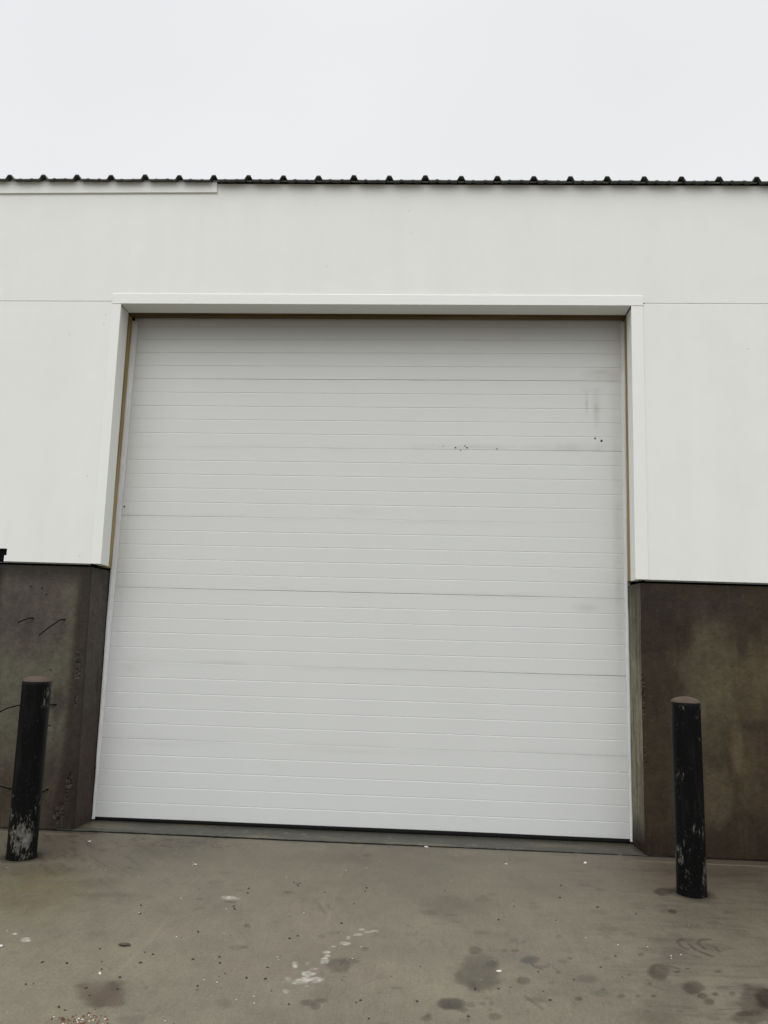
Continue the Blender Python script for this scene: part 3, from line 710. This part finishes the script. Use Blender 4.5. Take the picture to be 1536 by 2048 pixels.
    if side < 0:
        honeycomb(X, Z, c, [(-.115, 1.10, .024, .05, 0), (-.105, .99, .018, .10, 0), (-.100, .24, .022, .12, -.10), (-.145, .06, .045, .07, -.2), (-.10, .83, .010, .08, 0)], P, -1)
        for px, pz in ((-.50, 1.57), (-.42, 1.56), (-.385, 1.515), (-.27, .63), (-.30, 1.0)):
            m_ = np.hypot(X - px, Z - pz) < .008; c = mixc(c, srgb(6, 5, 5), m_ * .9)
    else:
        honeycomb(X, Z, c, [(3.715, 1.0, .010, .22, 0), (3.715, .55, .008, .12, 0)], P, 1)
    # ragged edge at the foot
    c = mixc(c, srgb(10, 9, 7), ss(-.030, -.040, Z + .006 * (n2 - .5)) * .85)
    wetm = np.clip(.35 + .6 * (1 - c.mean(-1) / .06), 0, 1)
    return P, c, wetm

for side in (-1, 1):
    P, c, wt = stem_wall(side)
    o = under(grid_mesh('foundation_wall', P, M['stem'], c * KS, wt))
    o['label'] = 'dark olive and purple stained concrete base left of the door' if side < 0 else 'dark brown stained concrete base right of the door'
    if side < 0: FWL = o
m = MB()  # unseen boxes added inside the base walls to block light
m.box(-5, -.11, -.243, .25, -.11, 1.690)
under(m.build('light_block_core', M['dark'])); m = MB()
m.box(3.74, 9, -.243, .25, -.11, 1.650)
under(m.build('light_block_core', M['dark']))

# form ties left sticking out of the base wall
TIES = [([(-.461, -.25, 1.352), (-.470, -.275, 1.352), (-.500, -.31, 1.335), (-.522, -.33, 1.318)], 'short bent tie wire'),
        ([(-.232, -.25, 1.350), (-.255, -.275, 1.345), (-.32, -.32, 1.280), (-.355, -.35, 1.236)], 'longest tie wire'),
        ([(-.465, -.25, .762), (-.50, -.28, .757), (-.55, -.31, .740), (-.58, -.33, .720)], 'tie wire'),
        ([(-.236, -.25, .771), (-.262, -.262, .771), (-.292, -.268, .770), (-.33, -.27, .768)], 'straight tie wire'),
        ([(-.492, -.25, .212), (-.510, -.27, .216), (-.552, -.29, .232), (-.60, -.30, .224)], 'kinked tie wire'),
        ([(-.236, -.25, .220), (-.250, -.262, .210), (-.285, -.28, .180)], 'tie wire')]
for pts, lb in TIES:
    m = MB(); m.tube(pts, [.0052] + [.0042] * (len(pts) - 2) + [.0040], 8)
    e = Vector(pts[-1]); d = (e - Vector(pts[-2])).normalized() * .003
    m.tube([e - d, e + d], .0056, 8)
    o = m.build('form_tie', M['tie']); o.parent = FWL

# ------------------------------------------------------------------ sill slab under the door
xs2 = np.arange(-.15, 3.85, .009); ys2 = np.arange(-.25, .20, .009)
X, Y = np.meshgrid(xs2, ys2)
Z = -.022 - .0014 * X + .044 * Y * (Y < 0) + .002 * (fbm(X * 5, Y * 5, 3, 101) - .5)
Yq = Y.copy(); Yq[0] += .007 * (fbm(xs2 * 11, xs2 * 0, 3, 109) - .5) 
c = np.ones(X.shape + (3,)) * srgb(75, 74, 64)
n1 = fbm(X * 2.5, Y * 8, 4, 102); n2 = fbm(X * 14, Y * 20, 4, 103)
c = mixc(c, srgb(100, 93, 76), ss(.5, .7, n1) * .8)
c = mixc(c, srgb(72, 64, 52), ss(2.9, 3.6, X) * .6)
c *= (1 + .35 * (n2 - .5) + .3 * (n1 - .5))[..., None]
c = mixc(c, srgb(150, 146, 130), ss(.70, .80, fbm(X * 30, Y * 40, 3, 104)) * .35)
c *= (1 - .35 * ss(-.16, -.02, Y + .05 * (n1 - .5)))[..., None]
P = np.stack([X, Yq, Z], -1)
lip = P[0].copy(); lip[:, 2] -= .05; lip[:, 1] += .002
cl = c[0] * .06
lip2 = P[0].copy(); lip2[:, 2] -= .0012 + .003 * ss(.5, .7, fbm(xs2 * 14, xs2 * 0, 3, 111))
P = np.concatenate([lip[None], lip2[None], P]); c = np.concatenate([cl[None], cl[None] * 1.5, c])
wt = np.concatenate([np.zeros((2, len(xs2))), .55 + .5 * (n1 - .5)])
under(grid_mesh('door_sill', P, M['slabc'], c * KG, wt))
g = MB(); g.add([(-5, -.30, -.085), (9, -.30, -.085), (9, -.20, -.085), (-5, -.20, -.085)], [(0, 1, 2, 3)])
under(g.build('expansion_joint', M['dark']))

# ------------------------------------------------------------------ overhead door
OD = under(empty('overhead_door', (1.83, 0, 0)))
OD['label'] = 'white seven section overhead door with horizontal ribs'
def dchild(o):
    o.parent = OD; o.matrix_parent_inverse = Matrix.Translation((-1.83, 0, 0)); return o
SEC = .5334
DIRT = [(2.65, 2.69, .75, .025, .16), (3.35, 2.69, .45, .05, .16), (3.50, 2.98, .035, .20, .30), (3.43, 3.02, .022, .12, .22), (3.55, 3.25, .18, .06, .32), (3.42, 3.12, .05, .03, .12), (3.50, 3.13, .10, .03, .10), (3.63, 3.22, .06, .05, .15),
        (1.85, 2.19, .30, .04, .07), (2.35, 2.12, .4, .02, .05), (3.40, 1.53, .16, .05, .14), (3.1, 1.62, .3, .02, .08), (.85, 1.08, .30, .02, .12), (.18, 1.03, .12, .10, .09),
        (.05, 1.6, .03, .9, .05), (3.63, 1.9, .045, 1.6, .13), (1.8, .50, .8, .02, .08), (.4, .50, .5, .02, .08), (1.0, 2.68, .6, .012, .08), (3.5, 1.0, .15, .03, .08),
        (2.9, 1.60, .5, .012, .12), (2.0, 1.065, 1.2, .012, .07)]
for k in range(7):
    z0 = k * SEC; sl = SEC / 5
    zp = []; yp = []
    def ad_(z, y): zp.append(z); yp.append(y)
    # profile from the bottom of the section to the top
    ad_(z0 + .0003, .030); ad_(z0 + .0003, .0011); ad_(z0 + .0020, .0001)
    for j in range(5):
        a = z0 + j * sl; b = a + sl
        s0 = a + (.0040 if j == 0 else .0008); s1 = b - (.0035 if j == 4 else .0066)
        for t in np.linspace(0, 1, 7):
            ad_(s0 + (s1 - s0) * t, 0.0)
        if j < 4: ad_(b - .0004, .0024); ad_(b + .0002, .0024)
    ad_(z0 + SEC - .0026, .0001); ad_(z0 + SEC - .0003, .0011); ad_(z0 + SEC - .0003, .030)
    zp = np.array(zp); yp = np.array(yp)
    if k == 6: zp = np.minimum(zp, z0 + SEC)
    xd = np.arange(-.028, 3.712, .02); xd = np.append(xd, 3.712)
    X, Z = np.meshgrid(xd, zp); Yd = np.repeat(yp[:, None], len(xd), 1)
    rnd = np.random.default_rng(k)
    bow = .0026 * np.sin((X - .1) * .84 + .3 * k) + .0030 * (fbm(X * .9, Z * 1.2, 2, 120) - .5)
    sag = .0010 * np.sin(X * .8 + k * 2)
    P = np.stack([X, Yd + (.004 * np.clip((Z - z0) / SEC, 0, 1) if k == 6 else 0) + bow + rnd.uniform(-.0003, .0003), Z + sag], -1)
    col = np.ones(X.shape + (3,)) * np.array((.625, .640, .625)) * 1.01
    n1 = fbm(X * 1.2, Z * 2.5, 3, 130); n2 = fbm(X * 7, Z * 16, 4, 131)
    col *= (1 + .02 * (n1 - .5))[..., None]
    for (cx, cz, rx, rz, s) in DIRT:
        m_ = (1 - ss(.1, 1.1, np.hypot((X - cx) / rx, (Z - cz) / rz) + 1.0 * (n2 - .5))) * (.4 + 1.1 * ss(.35, .7, n2))
        for ch, tnt in enumerate((1, 1.02, 1.12)):
            col[..., ch] *= 1 - np.clip(s * .70 * tnt * m_, 0, .6)
    edge = np.minimum(np.abs(Z - z0), np.abs(Z - z0 - SEC))
    col *= (1 - .06 * ss(.03, 0, edge) * ss(.4, .65, fbm(X * 2.5, Z * 0 + k, 3, 133)))[..., None]
    o = dchild(grid_mesh('door_section', P, M['door'], col, smooth=False))
# dark splashes on the door face
m = MB(); rnd = random.Random(6)
for x, z, r in ((2.384, 2.693, .003), (2.473, 2.682, .006), (2.51, 2.664, .004), (2.542, 2.695, .005), (2.557, 2.682, .0065), (2.776, 2.676, .005), (3.487, 2.762, .0095), (3.533, 2.744, .0095), (.018, 2.199, .008), (2.9, 2.70, .002), (2.3, 2.70, .002)):
    n = 9; ring = []
    an = rnd.uniform(0, 3); el = rnd.uniform(.6, .9)
    for i in range(n):
        t = 2 * math.pi * i / n; rr = r * rnd.uniform(.75, 1.15)
        u, v = rr * math.cos(t), rr * math.sin(t) * el
        ring.append((x + u * math.cos(an) - v * math.sin(an), -.0028, z + u * math.sin(an) + v * math.cos(an)))
    m = MB(); m.add(ring + [(x, -.0065, z)] + [(p[0], .004, p[2]) for p in ring], [(i, (i + 1) % n, n) for i in range(n)] + [(i, i + n + 1, (i + 1) % n + n + 1, (i + 1) % n) for i in range(n)])
    dchild(m.build('mud_splash', M['crumb']))
# rubber astragal
m = MB()
xq = np.linspace(.002, 3.664, 90); v = []; f = []
prof = [(.004, .004), (-.0035, -.001), (-.005, -.010), (-.002, -.020), (.008, -.024), (.030, -.020), (.034, .004)]
for x in xq:
    d = -.0014 * x - .0025 * (vnoise(np.array(x * 6), np.array(0.), 5) - .5)
    for y, z in prof: v.append((x, y, z + (d if z < -.005 else 0)))
n = len(prof)
f = [(i * n + j, i * n + j + 1, (i + 1) * n + j + 1, (i + 1) * n + j) for i in range(len(xq) - 1) for j in range(n - 1)]
m.add(v, f); dchild(m.build('bottom_seal', M['rubber']))
# vinyl stops: a fin sweeping in to the door face, outer strip nailed to the jamb
def stop(side):
    zs = np.linspace(-.012, 3.66, 170); v = []; f = []
    rn = lambda z, s: float(vnoise(np.array(z * 7.0), np.array(s * 3.1), 140 + side) - .5)
    for z in zs:
        if side < 0:
            xo = np.interp(z, [0, 1.72, 3.66], [-.0125, -.036, -.040]) + .003 * rn(z, 1)
            xi = np.interp(z, [0, 1.7, 3.66], [.001, .002, .006]) + .002 * rn(z, 2)
        else:
            xo = np.interp(z, [0, 1.72, 3.66], [3.677, 3.690, 3.722]) + .003 * rn(z, 1)
            xi = np.interp(z, [0, 1.7, 3.66], [3.6645, 3.668, 3.690]) + .002 * rn(z, 2)
        w = xi - xo
        v += [(xo, -.014, z), (xo, -.0215, z), (xo + w * .30, -.0225, z), (xo + w * .36, -.017, z), (xo + w * .75, -.012, z), (xi, -.0045, z), (xi, -.0028, z), (xo + w * .4, -.006, z)]
    n = 8
    for i in range(len(zs) - 1):
        for j in range(n):
            f.append((i * n + j, i * n + (j + 1) % n, (i + 1) * n + (j + 1) % n, (i + 1) * n + j))
    f.append(tuple(range(n))); f.append(tuple((len(zs) - 1) * n + j for j in range(n)))
    mb = MB(); mb.add(v, f)
    return mb
for sd_ in (-1, 1):
    o = under(stop(sd_).build('door_stop', M['vinyl']))
    o['label'] = 'white vinyl weather strip down the %s edge of the overhead door' % ('left' if sd_ < 0 else 'right')

# ------------------------------------------------------------------ bollards
def bollard():
    r = .0835
    root = empty('bollard', (0, 0, 0))
    n = 48; v = []; f = []
    rnd = random.Random(5)
    zz = [-.04, .0, .006, .02, .05] + [i * .05 for i in range(2, 20)] + [.985, 1.006, 1.010]
    ph = [rnd.uniform(0, 6.3) for _ in range(4)]
    for z in zz:
        for k in range(n):
            t = 2 * math.pi * k / n
            rr = r + .0006 * math.sin(3 * t + ph[0] + z * 4) + .0004 * math.sin(5 * t + z * 9 + ph[1])
            if z < .02: rr += .0015 + .002 * max(0, math.sin(4 * t + ph[2]) * math.sin(7 * t + ph[3]))
            if z > 1.008: rr -= .004
            v.append((rr * math.cos(t), rr * math.sin(t), z))
    f = [(i * n + k, i * n + (k + 1) % n, (i + 1) * n + (k + 1) % n, (i + 1) * n + k) for i in range(len(zz) - 1) for k in range(n)]
    mb = MB(); mb.add(v, f)
    p = mb.build('pipe', M['bollard'], smooth=True); p.parent = root
    v = []; f = []
    rings = 9
    for i in range(rings):
        a = i / (rings - 1)
        for k in range(n):
            t = 2 * math.pi * k / n
            rr = (r - .001) * (1 - a ** 1.6) if i else r + .001
            z = 1.0105 + .030 * math.sin(a * math.pi / 2) ** .9 + .002 * math.sin(2 * t + a * 5) * (1 - a) + (.0012 * math.sin(5 * t) if i < rings - 1 else 0)
            if i == 0: z = 1.0085 + .003 * max(0, math.sin(t * 2 + 1))
            v.append((rr * math.cos(t), rr * math.sin(t), z))
    f = [(i * n + k, i * n + (k + 1) % n, (i + 1) * n + (k + 1) % n, (i + 1) * n + k) for i in range(rings - 1) for k in range(n)]
    mb = MB(); mb.add(v, f)
    cp = mb.build('concrete_cap', M['cap'], smooth=True); cp.parent = root
    # welded collar of mortar where it enters the paving
    return root
b0 = bollard()
def dup(root):
    r_ = root.copy(); COL.objects.link(r_)
    for ch in list(root.children):
        c_ = ch.copy(); COL.objects.link(c_); c_.parent = r_
    return r_
b1 = dup(b0)
for o, (x, y), rz, lean, lb in ((b0, BOLL[0], .4, -.014, 'black steel bollard with rusty domed cap, left of the overhead door'),
                          (b1, BOLL[1], 2.6, .006, 'scuffed black bollard with chipped concrete top, right of the overhead door')):
    o.location = (x, y, G(x, y)); o.rotation_euler = (0, lean, 0)
    for ch in o.children: ch.rotation_euler = (0, 0, rz)
    tag(o, lb, 'bollard', 'bollards flanking the overhead door')
b1.scale = (.94, .94, 1.004)

# ------------------------------------------------------------------ loose bits on the paving
def stone_mesh(name, seed, mt, flat=.55):
    import bmesh
    rnd = random.Random(seed)
    bm = bmesh.new(); bmesh.ops.create_icosphere(bm, subdivisions=1, radius=1)
    for v in bm.verts:
        v.co *= rnd.uniform(.72, 1.12); v.co.z *= flat
        v.co.x *= 1.2
    me = bpy.data.meshes.new(name); bm.to_mesh(me); bm.free()
    me.materials.append(mt); return me
chips = [stone_mesh('stone_chip', s, M['chip'], .45) for s in range(5)]
clods = [stone_mesh('dirt_clod', s + 20, M['crumb'], .6) for s in range(5)]
rnd = random.Random(12)
def lay(name, meshes, x, y, r, label, cat, group):
    o = bpy.data.objects.new(name, meshes[rnd.randrange(5)]); COL.objects.link(o)
    o.scale = (r, r * rnd.uniform(.6, 1), r); o.rotation_euler = (0, 0, rnd.uniform(0, 6.28))
    o.location = (x, y, G(x, y) + r * .28)
    return tag(o, label, cat, group)
BIG = {0: .012, 6: .010, 14: .013, 30: .014, 31: .016, 32: .010, 34: .012, 47: .010}
CH = []
for i, (x, y) in enumerate(CHIPS):
    CH.append(lay('stone_chip', chips, x, y, BIG.get(i, rnd.uniform(.0028, .0050)), 'tiny pale stone chip lying on the concrete paving', 'stone chip', 'pale stone chips scattered on the paving'))
for i, lb in ((0, 'pale stone chip in front of the left foot of the door opening'), (30, 'large pale chip lying against the joint in front of the sill, near the middle'),
              (31, 'large pale chip in front of the right foot of the door opening'), (34, 'pale chip on the right rim of the big round damp stain')):
    CH[i]['label'] = lb
for i, (x, y) in enumerate(CRUMBS):
    lay('dirt_clod', clods, x, y, rnd.uniform(.0035, .0075), 'tiny dark clod of dirt lying on the concrete paving', 'dirt clod', 'dark clods of dirt scattered on the paving')

def scatter(name, n, fn, rmin, rmax, mt, seed):
    rn = random.Random(seed); mb = MB()
    for _ in range(n):
        x, y = fn(rn); r = rn.uniform(rmin, rmax); z = G(x, y)
        a = rn.uniform(0, 6.28); pts = []
        for k in range(5):
            t = a + k * 1.2566; q_ = r * rn.uniform(.6, 1.1)
            pts.append((x + q_ * math.cos(t), y + q_ * math.sin(t) * .8, z - .001))
        top_ = (x + rn.uniform(-.3, .3) * r, y, z + r * rn.uniform(.5, 1.0))
        mb.add(pts + [top_], [(k, (k + 1) % 5, 5) for k in range(5)])
    return mb.build(name, mt)
yard = lambda rn: (rn.uniform(-1.1, 4.9), rn.uniform(-3.1, -.30))
near = lambda rn: (rn.uniform(.2, 4.2), rn.uniform(-3.1, -1.0))
o = scatter('dark_grit', 260, lambda rn: yard(rn) if rn.random() < .5 else near(rn), .0012, .0036, M['crumb'], 31); tag(o, 'fine dark grit strewn over the whole paving', 'grit', kind='stuff')
o = scatter('pale_grit', 90, yard, .0010, .0026, M['chip'], 32); tag(o, 'fine pale grit strewn over the whole paving', 'grit', kind='stuff')
def pile(rn):
    return 1.135 + rn.gauss(0, .045), -2.72 + rn.gauss(0, .035)
M['rust'] = mat('rusty_brown_crumbs', (.13, .055, .028), .85, noise=[((200, 200, 200), .5)])
o = scatter('rubble', 190, pile, .002, .0085, M['rust'], 33); tag(o, 'small heap of reddish brown crumbs at the bottom edge of the paving', 'rubble', kind='stuff')
o = scatter('rubble', 26, pile, .003, .008, M['chip'], 34); tag(o, 'pale fragments mixed into the reddish brown heap', 'rubble', kind='stuff')
# a shrivelled leaf
m = MB(); rn = random.Random(9); lx, ly = 1.025, -2.047
pts = []
for k in range(14):
    t = 2 * math.pi * k / 14; r = rn.uniform(.55, 1.15)
    pts.append((lx + .032 * r * math.cos(t), ly + .020 * r * math.sin(t), G(lx, ly) + .003 + .006 * rn.random()))
m.add(pts + [(lx, ly, G(lx, ly) + .012)] + [(p[0] * .97 + lx * .03, p[1] * .97 + ly * .03, p[2] - .0015) for p in pts] + [(lx, ly, G(lx, ly) + .0095)],
      [(k, (k + 1) % 14, 14) for k in range(14)] + [((k + 1) % 14 + 15, k + 15, 29) for k in range(14)] + [(k, k + 15, (k + 1) % 14 + 15, (k + 1) % 14) for k in range(14)])
tag(m.build('leaf', M['leaf']), 'shrivelled dark brown leaf on the paving near the reddish stain', 'leaf')
